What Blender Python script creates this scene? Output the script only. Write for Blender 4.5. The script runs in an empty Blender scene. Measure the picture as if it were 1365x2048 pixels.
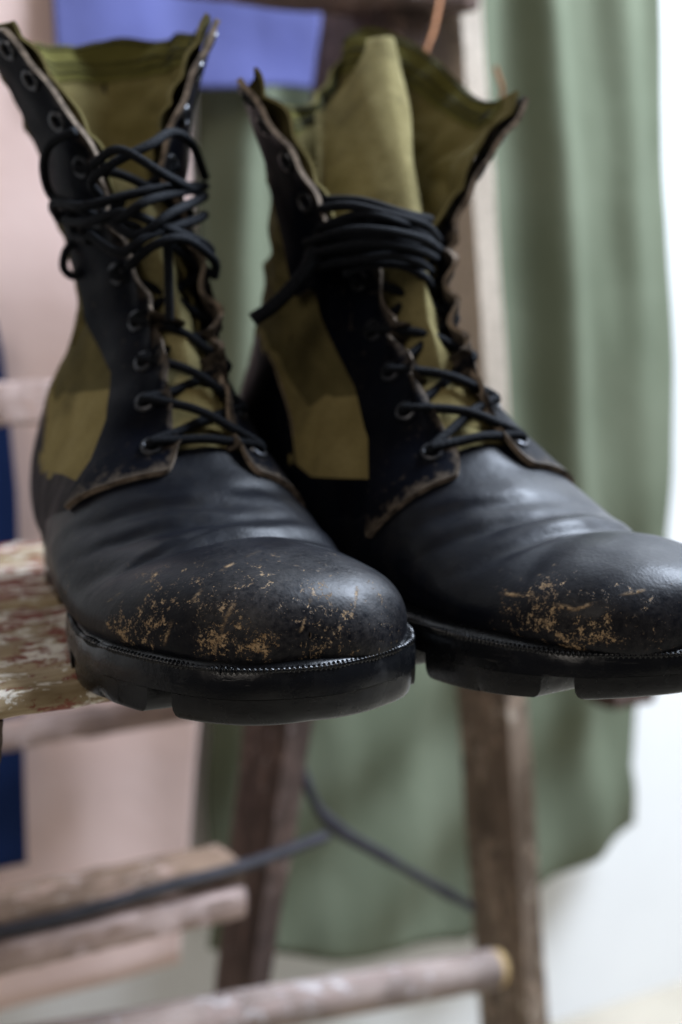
import bpy, math, random
import numpy as np
from mathutils import Vector, noise as mnoise
R = math.radians
C = bpy.context.scene.collection
rng = random.Random(7)

# ------------------------------------------------------------------ camera, light, exposure
CAM_Z, TILT, FPX = 0.66, R(8.44), 50/36*2048
STEP_Z = 0.5265
cam_d = bpy.data.cameras.new('camera'); cam = bpy.data.objects.new('camera', cam_d); C.objects.link(cam)
cam.location = (0, 0, CAM_Z); cam.rotation_euler = (R(90)-TILT, 0, 0)
cam_d.sensor_fit = 'VERTICAL'; cam_d.sensor_height = 36; cam_d.lens = 50
cam_d.clip_start = 0.02; cam_d.clip_end = 60
cam_d.dof.use_dof = True; cam_d.dof.focus_distance = 0.452; cam_d.dof.aperture_fstop = 6.2
cam_d.dof.aperture_blades = 0
bpy.context.scene.camera = cam

world = bpy.data.worlds.new('World'); bpy.context.scene.world = world; world.use_nodes = True
bgn = world.node_tree.nodes['Background']
bgn.inputs[0].default_value = (0.80, 0.80, 0.92, 1); bgn.inputs[1].default_value = 0.10

def area(name, loc, target, sx, sy, power, col):
    l = bpy.data.lights.new(name, 'AREA'); l.shape = 'RECTANGLE'; l.size = sx; l.size_y = sy
    l.energy = power; l.color = col
    o = bpy.data.objects.new(name, l); C.objects.link(o); o.location = loc
    o.rotation_euler = (Vector(target)-Vector(loc)).to_track_quat('-Z', 'Y').to_euler()
    return o
area('window_light', (1.00, 1.02, 1.85), (0.08, 0.68, 0.58), 0.8, 0.8, 104, (0.74, 0.84, 1.0))
area('front_fill_light', (-0.7, -1.2, 1.9), (0.0, 0.85, 0.50), 1.0, 1.0, 14.5, (1.0, 0.91, 0.82))  # added soft warm fill from the front left, no doorway stands there
sc = bpy.context.scene
sc.view_settings.view_transform = 'Standard'; sc.view_settings.look = 'None'
sc.view_settings.exposure = 0.0; sc.view_settings.gamma = 1.0
sc.render.engine = 'CYCLES'

# ------------------------------------------------------------------ frames
A30 = R(30)
def L(u, v, z):                       # ladder / wall frame: u along the step, v away, z up
    return np.array([u*math.cos(A30)-v*math.sin(A30), u*math.sin(A30)+v*math.cos(A30), z])
def ray(px, py):
    X = (px-682.5)/FPX; Y = -(py-1024)/FPX
    return np.array([X, math.cos(TILT)+Y*math.sin(TILT), -math.sin(TILT)+Y*math.cos(TILT)])
def at(px, py, d):                    # point on the view ray at distance d along Y
    r = ray(px, py); return np.array([0, 0, CAM_Z]) + r*(d/r[1])
def on_v(px, py, V):                  # (u, z) on the plane v = V
    r = ray(px, py); k = V/(-r[0]*math.sin(A30)+r[1]*math.cos(A30)); p = np.array([0, 0, CAM_Z])+r*k
    return (p[0]*math.cos(A30)+p[1]*math.sin(A30), p[2])

# ------------------------------------------------------------------ object helpers
def tag(o, label=None, cat=None, group=None, kind=None):
    for k, v in (('label', label), ('category', cat), ('group', group), ('kind', kind)):
        if v: o[k] = v
    return o
def empty(name, loc, rz=0):
    o = bpy.data.objects.new(name, None); C.objects.link(o); o.location = loc; o.rotation_euler = (0, 0, rz)
    o.empty_display_size = 0.02
    return o
def make(name, V, F, mats, parent=None, mi=None, sharp=40, smooth=True, attr=None):
    me = bpy.data.meshes.new(name)
    me.from_pydata([tuple(map(float, v)) for v in V], [], [tuple(map(int, f)) for f in F])
    for m in (mats if isinstance(mats, (list, tuple)) else [mats]): me.materials.append(m)
    if mi is not None: me.polygons.foreach_set('material_index', np.asarray(mi, dtype=np.int32))
    if smooth:
        me.polygons.foreach_set('use_smooth', np.ones(len(me.polygons), dtype=bool))
        if sharp: me.set_sharp_from_angle(angle=R(sharp))
    if attr is not None:
        for k, a in attr.items():
            at_ = me.attributes.new(k, 'FLOAT', 'POINT'); at_.data.foreach_set('value', np.asarray(a, dtype=np.float32))
    me.update()
    o = bpy.data.objects.new(name, me); C.objects.link(o)
    if parent: o.parent = parent
    return o
def gridfaces(n, m, off=0, wrap=False, flip=False):
    F = []
    for i in range(n-1):
        for j in range(m if wrap else m-1):
            a = off+i*m+j; b = off+i*m+(j+1) % m; c = off+(i+1)*m+(j+1) % m; d = off+(i+1)*m+j
            F.append((a, d, c, b) if flip else (a, b, c, d))
    return F
def gnormals(P):
    du = np.gradient(P, axis=0); dv = np.gradient(P, axis=1)
    n = np.cross(du, dv); l = np.linalg.norm(n, axis=2, keepdims=True); l[l < 1e-12] = 1
    return n/l
def slab(name, P, N, off, th, mats, parent, sharp=50, attr=None):
    """a sheet of real thickness from a grid of points; rim faces take material 1"""
    n, m = P.shape[:2]
    O = (P+N*off).reshape(-1, 3); I = (P+N*(off-th)).reshape(-1, 3); k = n*m
    flip = False
    F = gridfaces(n, m); mi = [0]*len(F)
    F2 = gridfaces(n, m, k, flip=True); F += F2; mi += [2 if len(mats) > 2 else 0]*len(F2)
    ring = [i*m for i in range(n-1)] + [(n-1)*m+j for j in range(m-1)] + [i*m+m-1 for i in range(n-1, 0, -1)] + [j for j in range(m-1, 0, -1)]
    for a, b in zip(ring, ring[1:]+ring[:1]):
        F.append((a, b, b+k, a+k)); mi.append(1 if len(mats) > 1 else 0)
    if attr is not None: attr = {q: np.concatenate([a.ravel(), a.ravel()]) for q, a in attr.items()}
    return make(name, np.concatenate([O, I]), F, mats, parent, mi, sharp, True, attr)
def cr(points, n, closed=False):
    """Catmull-Rom resample"""
    p = np.asarray(points, float); k = len(p)
    if closed: q = np.concatenate([p[-1:], p, p[:2]])
    else: q = np.concatenate([2*p[:1]-p[1:2], p, 2*p[-1:]-p[-2:-1]])
    segs = k if closed else k-1
    t = np.linspace(0, segs, n, endpoint=not closed); i = np.minimum(t.astype(int), segs-1); f = (t-i)[:, None]
    a, b, c, d = q[i], q[i+1], q[i+2], q[i+3]
    return .5*((2*b)+(-a+c)*f+(2*a-5*b+4*c-d)*f*f+(-a+3*b-3*c+d)*f**3)
def tube_mesh(pts, r, sides=8, step=0.0015, rfun=None):
    p = np.asarray(pts, float)
    Ln = np.linalg.norm(np.diff(p, axis=0), axis=1).sum()
    q = cr(p, max(4, int(Ln/step)))
    T = np.gradient(q, axis=0); T /= np.linalg.norm(T, axis=1, keepdims=True)+1e-12
    n0 = np.cross(T[0], [0.13, 0.2, 1]); n0 /= np.linalg.norm(n0); V = []
    s = np.concatenate([[0], np.cumsum(np.linalg.norm(np.diff(q, axis=0), axis=1))])
    for i in range(len(q)):
        n0 = n0-T[i]*n0.dot(T[i]); n0 /= np.linalg.norm(n0)+1e-12; b = np.cross(T[i], n0)
        for j in range(sides):
            a = 2*math.pi*j/sides
            rr = r*(rfun(s[i], a) if rfun else 1)
            V.append(q[i]+rr*(math.cos(a)*n0+math.sin(a)*b))
    F = gridfaces(len(q), sides, wrap=True)
    F.append(tuple(range(sides))[::-1]); F.append(tuple((len(q)-1)*sides+j for j in range(sides)))
    return V, F
def join(parts):
    V = []; F = []
    for v, f in parts:
        o = len(V); V += list(v); F += [tuple(i+o for i in g) for g in f]
    return V, F
def smooth01(x): x = np.clip(x, 0, 1); return x*x*(3-2*x)
def nz(p, sc_, seed=0.0):             # scalar noise over an (..,3) array
    s = p.reshape(-1, 3)*sc_+seed
    return np.array([mnoise.noise(Vector(v)) for v in s]).reshape(p.shape[:-1])

# ------------------------------------------------------------------ materials
class Mat:
    def __init__(s, name, rough=0.6, spec=0.5):
        s.m = bpy.data.materials.new(name); s.m.use_nodes = True; s.t = s.m.node_tree; s.N = s.t.nodes; s.L = s.t.links
        s.b = s.N['Principled BSDF']; s.b.inputs['Roughness'].default_value = rough; s.b.inputs['Specular IOR Level'].default_value = spec
        s.tc = s.N.new('ShaderNodeTexCoord')
    def inp(s, name, v):
        if hasattr(v, 'is_output'): s.L.new(v, s.b.inputs[name])
        else: s.b.inputs[name].default_value = v
    def coord(s, scale=(1, 1, 1), loc=(0, 0, 0), rot=(0, 0, 0), src='Object'):
        mp = s.N.new('ShaderNodeMapping'); mp.inputs['Scale'].default_value = scale; mp.inputs['Location'].default_value = loc
        mp.inputs['Rotation'].default_value = rot
        s.L.new(s.tc.outputs[src], mp.inputs[0]); return mp.outputs[0]
    def noise(s, scale, detail=4, rough=0.55, vec=None, dist=0.0):
        n = s.N.new('ShaderNodeTexNoise'); n.inputs['Scale'].default_value = scale; n.inputs['Detail'].default_value = detail
        n.inputs['Roughness'].default_value = rough; n.inputs['Distortion'].default_value = dist
        s.L.new(vec if vec is not None else s.tc.outputs['Object'], n.inputs['Vector']); return n.outputs['Fac']
    def voro(s, scale, vec=None, feature='F1'):
        n = s.N.new('ShaderNodeTexVoronoi'); n.inputs['Scale'].default_value = scale; n.feature = feature
        s.L.new(vec if vec is not None else s.tc.outputs['Object'], n.inputs['Vector']); return n.outputs['Distance']
    def wave(s, scale, vec=None, dist=0.0, axis='X'):
        n = s.N.new('ShaderNodeTexWave'); n.inputs['Scale'].default_value = scale; n.inputs['Distortion'].default_value = dist
        n.bands_direction = axis
        s.L.new(vec if vec is not None else s.tc.outputs['Object'], n.inputs['Vector']); return n.outputs['Fac']
    def ramp(s, f, stops):
        n = s.N.new('ShaderNodeValToRGB'); e = n.color_ramp.elements
        while len(e) < len(stops): e.new(0.5)
        for k, (p, c) in enumerate(stops):
            e[k].position = p; e[k].color = (c, c, c, 1) if not hasattr(c, '__len__') else (*c, 1)
        s.L.new(f, n.inputs[0]); return n.outputs[0]
    def math(s, op, a, b=None, clamp=False):
        n = s.N.new('ShaderNodeMath'); n.operation = op; n.use_clamp = clamp
        for i, v in enumerate((a, b)):
            if v is None: continue
            if hasattr(v, 'is_output'): s.L.new(v, n.inputs[i])
            else: n.inputs[i].default_value = v
        return n.outputs[0]
    def mix(s, f, a, b):
        n = s.N.new('ShaderNodeMix'); n.data_type = 'RGBA'
        for i, v in ((0, f), (6, a), (7, b)):
            if hasattr(v, 'is_output'): s.L.new(v, n.inputs[i])
            elif i == 0: n.inputs[0].default_value = v
            else: n.inputs[i].default_value = (*v, 1)
        return n.outputs[2]
    def attr(s, name):
        n = s.N.new('ShaderNodeAttribute'); n.attribute_name = name; return n.outputs['Fac']
    def bump(s, h, strength=0.3, dist=0.001):
        n = s.N.new('ShaderNodeBump'); n.inputs['Strength'].default_value = strength; n.inputs['Distance'].default_value = dist
        s.L.new(h, n.inputs['Height'])
        if getattr(s, '_b', None) is not None: s.L.new(s._b, n.inputs['Normal'])
        s._b = n.outputs[0]; s.L.new(s._b, s.b.inputs['Normal']); return s

def leather_mat(name, scuffed, worn=False):
    m = Mat(name, 0.45, 0.24 if scuffed else 0.10)
    big = m.noise(28, 3); fine = m.noise(260, 5, 0.65)
    base = m.mix(m.ramp(big, [(0.35, 0), (0.7, 1)]), (0.0013, 0.0017, 0.0034), (0.0032, 0.0040, 0.0070))
    dust = m.math('MULTIPLY', m.ramp(m.noise(75, 6, 0.7), [(0.50, 0), (0.75, 1)]), 0.35)
    base = m.mix(dust, base, (0.020, 0.018, 0.015) if scuffed else (0.011, 0.010, 0.0085))
    rough = m.ramp(m.noise(60, 4), [(0.3, 0.34), (0.72, 0.54)])
    if worn:
        wn = m.math('ADD', m.math('MULTIPLY', m.attr('worn'), 0.30), m.noise(210, 7, 0.75)); wm = m.ramp(wn, [(0.60, 0), (0.80, 1)])
        base = m.mix(m.math('MULTIPLY', wm, 0.6), base, m.mix(m.noise(120, 4), (0.060, 0.050, 0.042), (0.150, 0.115, 0.080)))
    if scuffed:
        a = m.attr('scuff'); d = m.attr('dusty')
        n1 = m.noise(230, 9, 0.78, dist=0.5); n2 = m.noise(1150, 5, 0.75); n3 = m.noise(55, 4, 0.6)
        sum_ = m.math('ADD', m.math('MULTIPLY', n1, 0.50), m.math('ADD', m.math('MULTIPLY', n2, 0.34), m.math('MULTIPLY', n3, 0.16)))
        thr = m.math('SUBTRACT', 0.608, m.math('MULTIPLY', a, 0.160))
        mask = m.math('MULTIPLY', m.math('SUBTRACT', sum_, thr), 26.0, clamp=True)
        mask = m.math('MULTIPLY', mask, m.ramp(a, [(0.02, 0), (0.12, 1)]), clamp=True)
        tan = m.mix(m.noise(95, 4), (0.34, 0.205, 0.085), (0.43, 0.33, 0.215))
        tan = m.mix(m.ramp(m.noise(700, 3), [(0.35, 0.0), (0.7, 0.8)]), tan, (0.10, 0.055, 0.022))
        # pale dusty bloom where the polish has gone
        bloom = m.math('MULTIPLY', m.math('MULTIPLY', d, m.ramp(m.noise(420, 7, 0.75), [(0.38, 0), (0.66, 1)])), 0.42, clamp=True)
        base = m.mix(bloom, base, (0.092, 0.082, 0.076))
        # long thin scratches
        v1 = m.coord((900, 90, 120), rot=(0, 0.2, 0.5)); sc1 = m.ramp(m.noise(1.0, 2, 0.5, v1), [(0.735, 0), (0.77, 1)])
        sc1 = m.math('MULTIPLY', sc1, m.math('MULTIPLY', d, 0.9), clamp=True)
        base = m.mix(sc1, base, (0.20, 0.15, 0.10))
        mask = m.math('MAXIMUM', mask, m.math('MULTIPLY', m.attr('scratch'), m.ramp(m.noise(520, 5, 0.7), [(0.40, 0), (0.55, 1)])), clamp=True)
        base = m.mix(mask, base, tan)
        rough = m.math('ADD', rough, m.math('MULTIPLY', m.math('ADD', mask, bloom), 0.28), clamp=True)
        m.bump(mask, 0.35, -0.0004)
    m.inp('Base Color', base); m.inp('Roughness', rough)
    m.inp('IOR', 1.38 if scuffed else 1.22)
    m.bump(m.voro(850), 0.10, 0.0004); m.bump(fine, 0.16, 0.0006); m.bump(m.noise(90, 4), 0.22, 0.0016)
    return m.m
LEATHER = leather_mat('black_leather', False); LEATHER_S = leather_mat('scuffed_black_leather', True); LEATHER_F = leather_mat('worn_black_leather', False, True)
def edge_mat():
    m = Mat('raw_leather_edge', 0.9, 0.2)
    m.inp('Base Color', m.mix(m.ramp(m.noise(160, 5, 0.7), [(0.35, 0), (0.65, 1)]), (0.045, 0.034, 0.026), (0.27, 0.21, 0.155)))
    m.bump(m.noise(700, 4), 0.4, 0.0008); return m.m
EDGE = edge_mat()
def canvas_mat(name, c1, c2, dark=(0.030, 0.026, 0.014)):
    m = Mat(name, 0.92, 0.15)
    base = m.mix(m.ramp(m.noise(45, 5, 0.6), [(0.3, 0), (0.7, 1)]), c1, c2)
    base = m.mix(m.math('MULTIPLY', m.ramp(m.noise(26, 6, 0.7), [(0.52, 0), (0.72, 1)]), 0.55), base, dark)
    base = m.mix(m.math('MULTIPLY', m.ramp(m.noise(900, 3, 0.6), [(0.4, 0), (0.7, 1)]), 0.25), base, dark)
    m.inp('Base Color', base); m.inp('IOR', 1.2)
    w = m.math('ADD', m.wave(420, m.coord((1, 1, 0.2)), 1.0, 'X'), m.wave(420, m.coord((0.2, 0.2, 1)), 1.0, 'Z'))
    m.bump(w, 0.25, 0.0005); m.bump(m.noise(120, 5), 0.35, 0.002)
    return m.m
CANVAS = canvas_mat('olive_canvas', (0.110, 0.090, 0.034), (0.170, 0.140, 0.060))
CANVAS_B = canvas_mat('olive_webbing', (0.165, 0.130, 0.050), (0.235, 0.190, 0.082))
CANVAS_T = canvas_mat('olive_tongue_canvas', (0.19, 0.16, 0.070), (0.28, 0.24, 0.115))
CANVAS_U = canvas_mat('upper_tongue_canvas', (0.145, 0.120, 0.050), (0.22, 0.185, 0.085))
CANVAS_SHADE = canvas_mat('shaded_olive_canvas', (0.060, 0.050, 0.020), (0.115, 0.095, 0.040))  # olive canvas darkened: shade on the outer shaft put into its colour
CANVAS_R = canvas_mat('olive_rim_tape', (0.075, 0.068, 0.018), (0.115, 0.104, 0.032))
def plain(name, col, rough=0.5, spec=0.5, var=0.3, scale=120, bump=0.2, dist=0.0006, metal=0.0, ior=1.5):
    m = Mat(name, rough, spec); n = m.noise(scale, 5, 0.6)
    m.inp('Base Color', m.mix(m.ramp(n, [(0.3, 0), (0.7, 1)]), tuple(c*(1-var) for c in col), tuple(c*(1+var) for c in col)))
    m.inp('Metallic', metal); m.inp('IOR', ior); m.bump(n, bump, dist); return m.m
def rubber_mat():
    m = Mat('black_rubber', 0.34, 0.50); m.inp('IOR', 1.36)
    sm = m.ramp(m.noise(70, 7, 0.72), [(0.52, 0), (0.74, 1)]); v1 = m.coord((60, 60, 900), rot=(0.3, 0.1, 0)); scr = m.ramp(m.noise(1, 3, 0.6, v1), [(0.68, 0), (0.74, 1)])
    base = m.mix(m.noise(40, 4), (0.0022, 0.0025, 0.0032), (0.0042, 0.0046, 0.0055))
    base = m.mix(m.math('MULTIPLY', sm, 0.5), base, (0.014, 0.013, 0.012)); base = m.mix(m.math('MULTIPLY', scr, 0.35), base, (0.045, 0.043, 0.040))
    m.inp('Base Color', base); m.inp('Roughness', m.math('ADD', m.ramp(m.noise(55, 5), [(0.3, 0.16), (0.7, 0.36)]), m.math('MULTIPLY', sm, 0.25), clamp=True))
    m.bump(m.noise(160, 6, 0.7), 0.22, 0.0012); m.bump(m.noise(28, 3), 0.25, 0.003); m.bump(scr, 0.2, 0.0004); return m.m
RUBBER = rubber_mat()
LACE = plain('black_lace_cord', (0.0050, 0.0058, 0.0075), 0.75, 0.3, 0.5, 900, 0.8, 0.0010, 0.0, 1.25)
THREAD = plain('dark_thread', (0.018, 0.017, 0.008), 0.8, 0.2)
EYELET = plain('black_eyelet_metal', (0.045, 0.046, 0.050), 0.36, 0.5, 0.6, 300, 0.1, 0.0003, 0.8)

# ------------------------------------------------------------------ the setting
def cloth_mat(name, c1, c2, rough=0.9):
    m = Mat(name, rough, 0.2)
    m.inp('Base Color', m.mix(m.ramp(m.noise(7, 4, 0.6), [(0.3, 0), (0.7, 1)]), c1, c2)); m.bump(m.noise(60, 4), 0.2, 0.003); return m.m
WALLM = plain('white_plaster', (0.83, 0.82, 0.79), 0.9, 0.2, 0.03, 6, 0.15, 0.004)
FLOORM = plain('beige_floor', (0.42, 0.37, 0.29), 0.7, 0.3, 0.10, 9, 0.2, 0.003)
GREEN = cloth_mat('grey_green_cotton', (0.102, 0.116, 0.074), (0.136, 0.150, 0.100))
PERI = cloth_mat('periwinkle_cotton', (0.082, 0.090, 0.240), (0.115, 0.125, 0.295))
PINK = cloth_mat('dusty_pink_cotton', (0.74, 0.54, 0.48), (0.80, 0.61, 0.55))
NAVY = cloth_mat('navy_cotton', (0.005, 0.017, 0.075), (0.008, 0.024, 0.095))

def quad_grid(P):                      # structure sheet with bmesh-free grid
    n, m = P.shape[:2]; return P.reshape(-1, 3), gridfaces(n, m)
WV = 1.06
us = np.linspace(-1.6, 2.6, 30); zs = np.linspace(-0.08, 2.6, 20)
P = np.array([[L(u, WV, z) for z in zs] for u in us])
V, F = quad_grid(P); tag(make('wall', V, F, WALLM), kind='structure')
P = np.array([[L(u, v, -0.062) for v in np.linspace(-3.0, WV+0.05, 20)] for u in np.linspace(-3, 3.2, 20)])
V, F = quad_grid(P); tag(make('floor', V, F, FLOORM), kind='structure')

def hang(name, V0, left, right, top, bottom, fold, mat, label, cat, n=150, m=90, th=0.0012):
    """hanging cloth on the plane v=V0; left(t), right(t): u-limits, top(s), bottom(s): z-limits; fold(s,t): depth towards the room"""
    P = np.zeros((n, m, 3))
    for i in range(n):
        s = i/(n-1)
        for j in range(m):
            t = j/(m-1)
            u = left(t)*(1-s)+right(t)*s; z = top(s)*(1-t)+bottom(s)*t
            P[i, j] = L(u, V0-fold(s, t, u, z), z)
    N = gnormals(P)
    o = slab(name, P, N, 0.0, th, [mat], None, None)
    return tag(o, label, cat)
def pxu(x, y, V): return on_v(x, y, V)
# grey-green cloth
GV = 1.035
gu0 = on_v(392, 1000, GV)[0]
rp = [(-0.1, 1298), (0.0, 1303), (0.25, 1328), (0.42, 1338), (0.55, 1325), (0.70, 1300), (0.82, 1268), (0.92, 1236), (1.0, 1256)]
rt = [on_v(x, 20+1620*max(t, -0.1), GV)[0] for t, x in rp]
def g_right(t): return float(np.interp(t*1.05-0.05, [a for a, _ in rp], rt))
bot = [on_v(x, y, GV) for x, y in ((392, 1890), (520, 1900), (720, 1905), (900, 1870), (1070, 1742), (1160, 1700), (1250, 1640))]
gs0, gs1 = bot[0][0], bot[-1][0]
ztop = on_v(700, -180, GV)[1]
def g_bot(s): return float(np.interp(s, [(b[0]-gs0)/(gs1-gs0) for b in bot], [b[1] for b in bot]))
GF = [(on_v(x0, 60, GV)[0], on_v(x1, 1000, GV)[0], on_v(x0+w, 60, GV)[0]-on_v(x0, 60, GV)[0], a) for x0, x1, w, a in (
    (470, 455, 46, .017), (610, 640, 60, .012), (800, 790, 60, .012), (935, 962, 44, .014), (1040, 1120, 40, .024), (1120, 1200, 36, .004), (1205, 1272, 38, .014), (1290, 1325, 24, .003))]
def g_fold(s, t, u, z):
    d = 0.0
    for u0, u1, w, a in GF:
        c = u0+(u1-u0)*t*1.6+0.006*mnoise.noise(Vector((u0*30, t*2.5, 1)))
        x = (u-c)/(w*(1+0.35*t)); d += 1.25*a*math.exp(-x*x)*(1-0.45*float(smooth01((t-0.55)/0.4)))*(1+0.3*mnoise.noise(Vector((u0*50, t*3, 7))))
    q = 0.007*math.sin((u*0.75-z)*40+1)*float(smooth01((t-0.55)/0.3))
    return d+q+0.010*mnoise.noise(Vector((u*9, z*4, 3)))+0.0025*mnoise.noise(Vector((u*30, z*12, 8)))-0.004
hang('green_cloth', GV-0.012, lambda t: gu0, g_right, lambda s: ztop, g_bot, g_fold, GREEN,
     'grey green cotton cloth hanging in soft folds against the white wall', 'cloth', 200, 110)
# periwinkle cloth
PV = 0.985
p0, p1 = on_v(108, 100, PV)[0], on_v(636, 100, PV)[0]; pz1 = on_v(400, 172, PV)[1]; pz0 = on_v(400, -260, PV)[1]
hang('blue_cloth', PV, lambda t: p0, lambda t: p1, lambda s: pz0, lambda s: pz1+0.006*(s-0.5)+0.002*math.sin(9*s), lambda s, t, u, z: 0.0045*math.sin(u*40-z*30)+0.005*mnoise.noise(Vector((u*20, z*16, 9))),
     PERI, 'periwinkle blue cloth hanging above the green cloth behind the boots', 'cloth', 80, 40)
# pink cloth and navy strip
KV = 1.0
k1t, k1b = on_v(398, 1440, KV)[0], on_v(362, 1900, KV)[0]
kz0 = on_v(0, -200, KV)[1]; kz1 = on_v(200, 1968, KV)[1]; zt_, zb_ = on_v(398, 1440, KV)[1], on_v(362, 1900, KV)[1]
hang('pink_cloth', KV, lambda t: on_v(-420, 1000, KV)[0], lambda t: float(np.interp(-(kz0*(1-t)+kz1*t), [-zt_, -zb_], [k1t, k1b])),
     lambda s: kz0, lambda s: kz1, lambda s, t, u, z: 0.003*math.sin(u*25+0.8*t)+0.006*mnoise.noise(Vector((u*12, z*8, 4))),
     PINK, 'dusty pink cloth hanging behind the ladder at the left', 'cloth', 100, 60)
NVV = 0.972
n1a, n1b = on_v(-4, 640, NVV), on_v(56, 1728, NVV)
hang('navy_cloth', NVV, lambda t: on_v(-200, 1000, NVV)[0], lambda t: float(np.interp(640+1088*t, [640, 720, 970, 1600, 1728], [on_v(a_, c_, NVV)[0] for a_, c_ in ((-6, 640), (10, 720), (35, 970), (52, 1600), (56, 1728))])), lambda s: n1a[1], lambda s: n1b[1],
     lambda s, t, u, z: 0.003*math.sin(u*60), NAVY, 'narrow navy blue cloth strip hanging at the far left edge', 'cloth', 24, 60)

# ------------------------------------------------------------------ the ladder
def wood_mat(name, paint, bare1, bare2, red, white, length_axis=0, thr=0.5, fade=False):
    m = Mat(name, 0.78, 0.3)
    sc_ = [9, 9, 9]; sc_ = [160, 160, 160]; sc_[length_axis] = 9
    v = m.coord(tuple(sc_))
    grain = m.noise(1.0, 6, 0.65, v, 0.8)
    base = m.mix(m.ramp(grain, [(0.3, 0), (0.7, 1)]), bare1, bare2)
    base = m.mix(m.math('MULTIPLY', m.ramp(m.noise(20, 4), [(0.42, 0), (0.7, 1)]), 0.7), base, tuple(c*0.35 for c in bare1))
    sv = [75, 75, 75]; sv[length_axis] = 48
    vv = m.coord(tuple(sv)); big = m.noise(1.0, 3, 0.5, m.coord(tuple(x*0.22 for x in sv), (2, 5, 1)))
    n1 = m.math('ADD', m.math('MULTIPLY', m.noise(1.0, 10, 0.70, vv, 0.15), 0.62), m.math('MULTIPLY', big, 0.38))
    n2 = m.math('ADD', m.math('MULTIPLY', m.noise(1.0, 10, 0.72, m.coord(tuple(x*1.5 for x in sv), (3.1, 1.7, 5)), 0.1), 0.75), m.math('MULTIPLY', big, 0.25))
    pr = m.ramp(n1, [(thr, 0), (thr+0.012, 1)]); pw = m.ramp(n2, [(thr+0.035, 0), (thr+0.045, 1)])
    if fade:                            # paint worn away towards the foot of the rail
        sx = m.N.new('ShaderNodeSeparateXYZ'); m.L.new(m.tc.outputs['Object'], sx.inputs[0])
        zf = m.math('ADD', m.ramp(sx.outputs[2], [(0.38, 0), (0.60, 1)]), 0.0)
        full = m.math('MULTIPLY', zf, m.ramp(m.noise(26, 6, 0.7), [(0.28, 0), (0.36, 1)]))
        pw = m.math('MAXIMUM', pw, full)
    pr = m.math('MULTIPLY', pr, paint); pw = m.math('MULTIPLY', pw, paint)
    base = m.mix(pr, base, m.mix(m.noise(300, 4), tuple(c*0.6 for c in red), tuple(c*1.4 for c in red)))
    base = m.mix(pw, base, m.mix(m.ramp(m.noise(220, 5), [(0.3, 0), (0.7, 1)]), tuple(c*0.7 for c in white), white))
    m.inp('Base Color', base)
    m.bump(grain, 0.6, 0.0015); m.bump(m.math('ADD', pr, pw), 0.5, 0.0010); return m.m
STEPW = wood_mat('flaking_painted_wood', 1.0, (0.20, 0.135, 0.060), (0.40, 0.31, 0.19), (0.16, 0.040, 0.022), (0.70, 0.64, 0.54), 0, 0.488)
PALEW = wood_mat('worn_pale_wood', 0.8, (0.36, 0.25, 0.21), (0.52, 0.40, 0.36), (0.40, 0.27, 0.22), (0.68, 0.60, 0.58), 0, 0.56)
RAILW = wood_mat('worn_brown_wood', 0.55, (0.060, 0.038, 0.030), (0.15, 0.100, 0.082), (0.22, 0.14, 0.11), (0.45, 0.36, 0.33), 2, 0.55)
BROWNW = wood_mat('worn_tan_wood', 0.7, (0.15, 0.092, 0.058), (0.28, 0.19, 0.13), (0.36, 0.24, 0.19), (0.60, 0.50, 0.44), 0, 0.54)
RAILP = wood_mat('half_painted_rail_wood', 0.9, (0.125, 0.088, 0.060), (0.26, 0.190, 0.140), (0.32, 0.235, 0.170), (0.60, 0.51, 0.41), 2, 0.53, True)
POLEW = wood_mat('grey_pole_wood', 0.8, (0.24, 0.175, 0.145), (0.38, 0.30, 0.26), (0.30, 0.22, 0.19), (0.58, 0.52, 0.50), 0, 0.52)
YELLOWW = plain('sawn_yellow_wood', (0.40, 0.275, 0.125), 0.8, 0.2, 0.25, 90)
DARKM = plain('dark_iron', (0.018, 0.016, 0.021), 0.6, 0.4, 0.5, 90)
RUSTW = plain('dark_rusty_iron', (0.055, 0.034, 0.024), 0.75, 0.3, 0.6, 160, 0.7, 0.002)

ladder = empty('step_ladder', tuple(L(0.40, 0.75, 0.0)), A30)
tag(ladder, 'old wooden step ladder with flaking paint carrying the two boots', 'ladder')
LO = (0.40, 0.75, 0.0)                 # parts are built in the ladder frame minus this origin
def ladder_board(name, u0, u1, v0, v1, z0, z1, mat, seed, rough=0.0012, res=0.006, edge=0.0025):
    """a plank along u with worn, uneven edges, closed: a ring of 14 section points swept along u"""
    n = max(8, int((u1-u0)/res)); b = 0.0028
    sec = []
    for k in range(9): sec.append((v0+b+(v1-v0-2*b)*k/8, z1, 0, 1))
    sec += [(v1, z1-b, 1, 0.5), (v1, z0+b, 1, -0.5)]
    for k in range(4): sec.append((v1-b-(v1-v0-2*b)*k/3, z0, 0, -1))
    sec += [(v0, z0+b, -1, -0.5), (v0, (z0+z1)/2, -1, 0), (v0, z1-b, -1, 0.5)]
    V = []
    for i in range(n):
        u = u0+(u1-u0)*i/(n-1)
        for (v, z, dv, dz) in sec:
            e = mnoise.noise(Vector((u*70+seed, v*110, z*150)))+0.6*mnoise.noise(Vector((u*230+seed, v*300, z*300)))
            w = mnoise.noise(Vector((u*9+seed, v*60, 0.3)))
            V.append((u-LO[0], v+dv*(e*edge)-LO[1], z+dz*(e*rough+w*rough)-LO[2]))
    m = len(sec); F = gridfaces(n, m, wrap=True); F.append(tuple(range(m))[::-1]); F.append(tuple((n-1)*m+j for j in range(m)))
    return make(name, V, F, mat, ladder, sharp=50)
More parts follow.
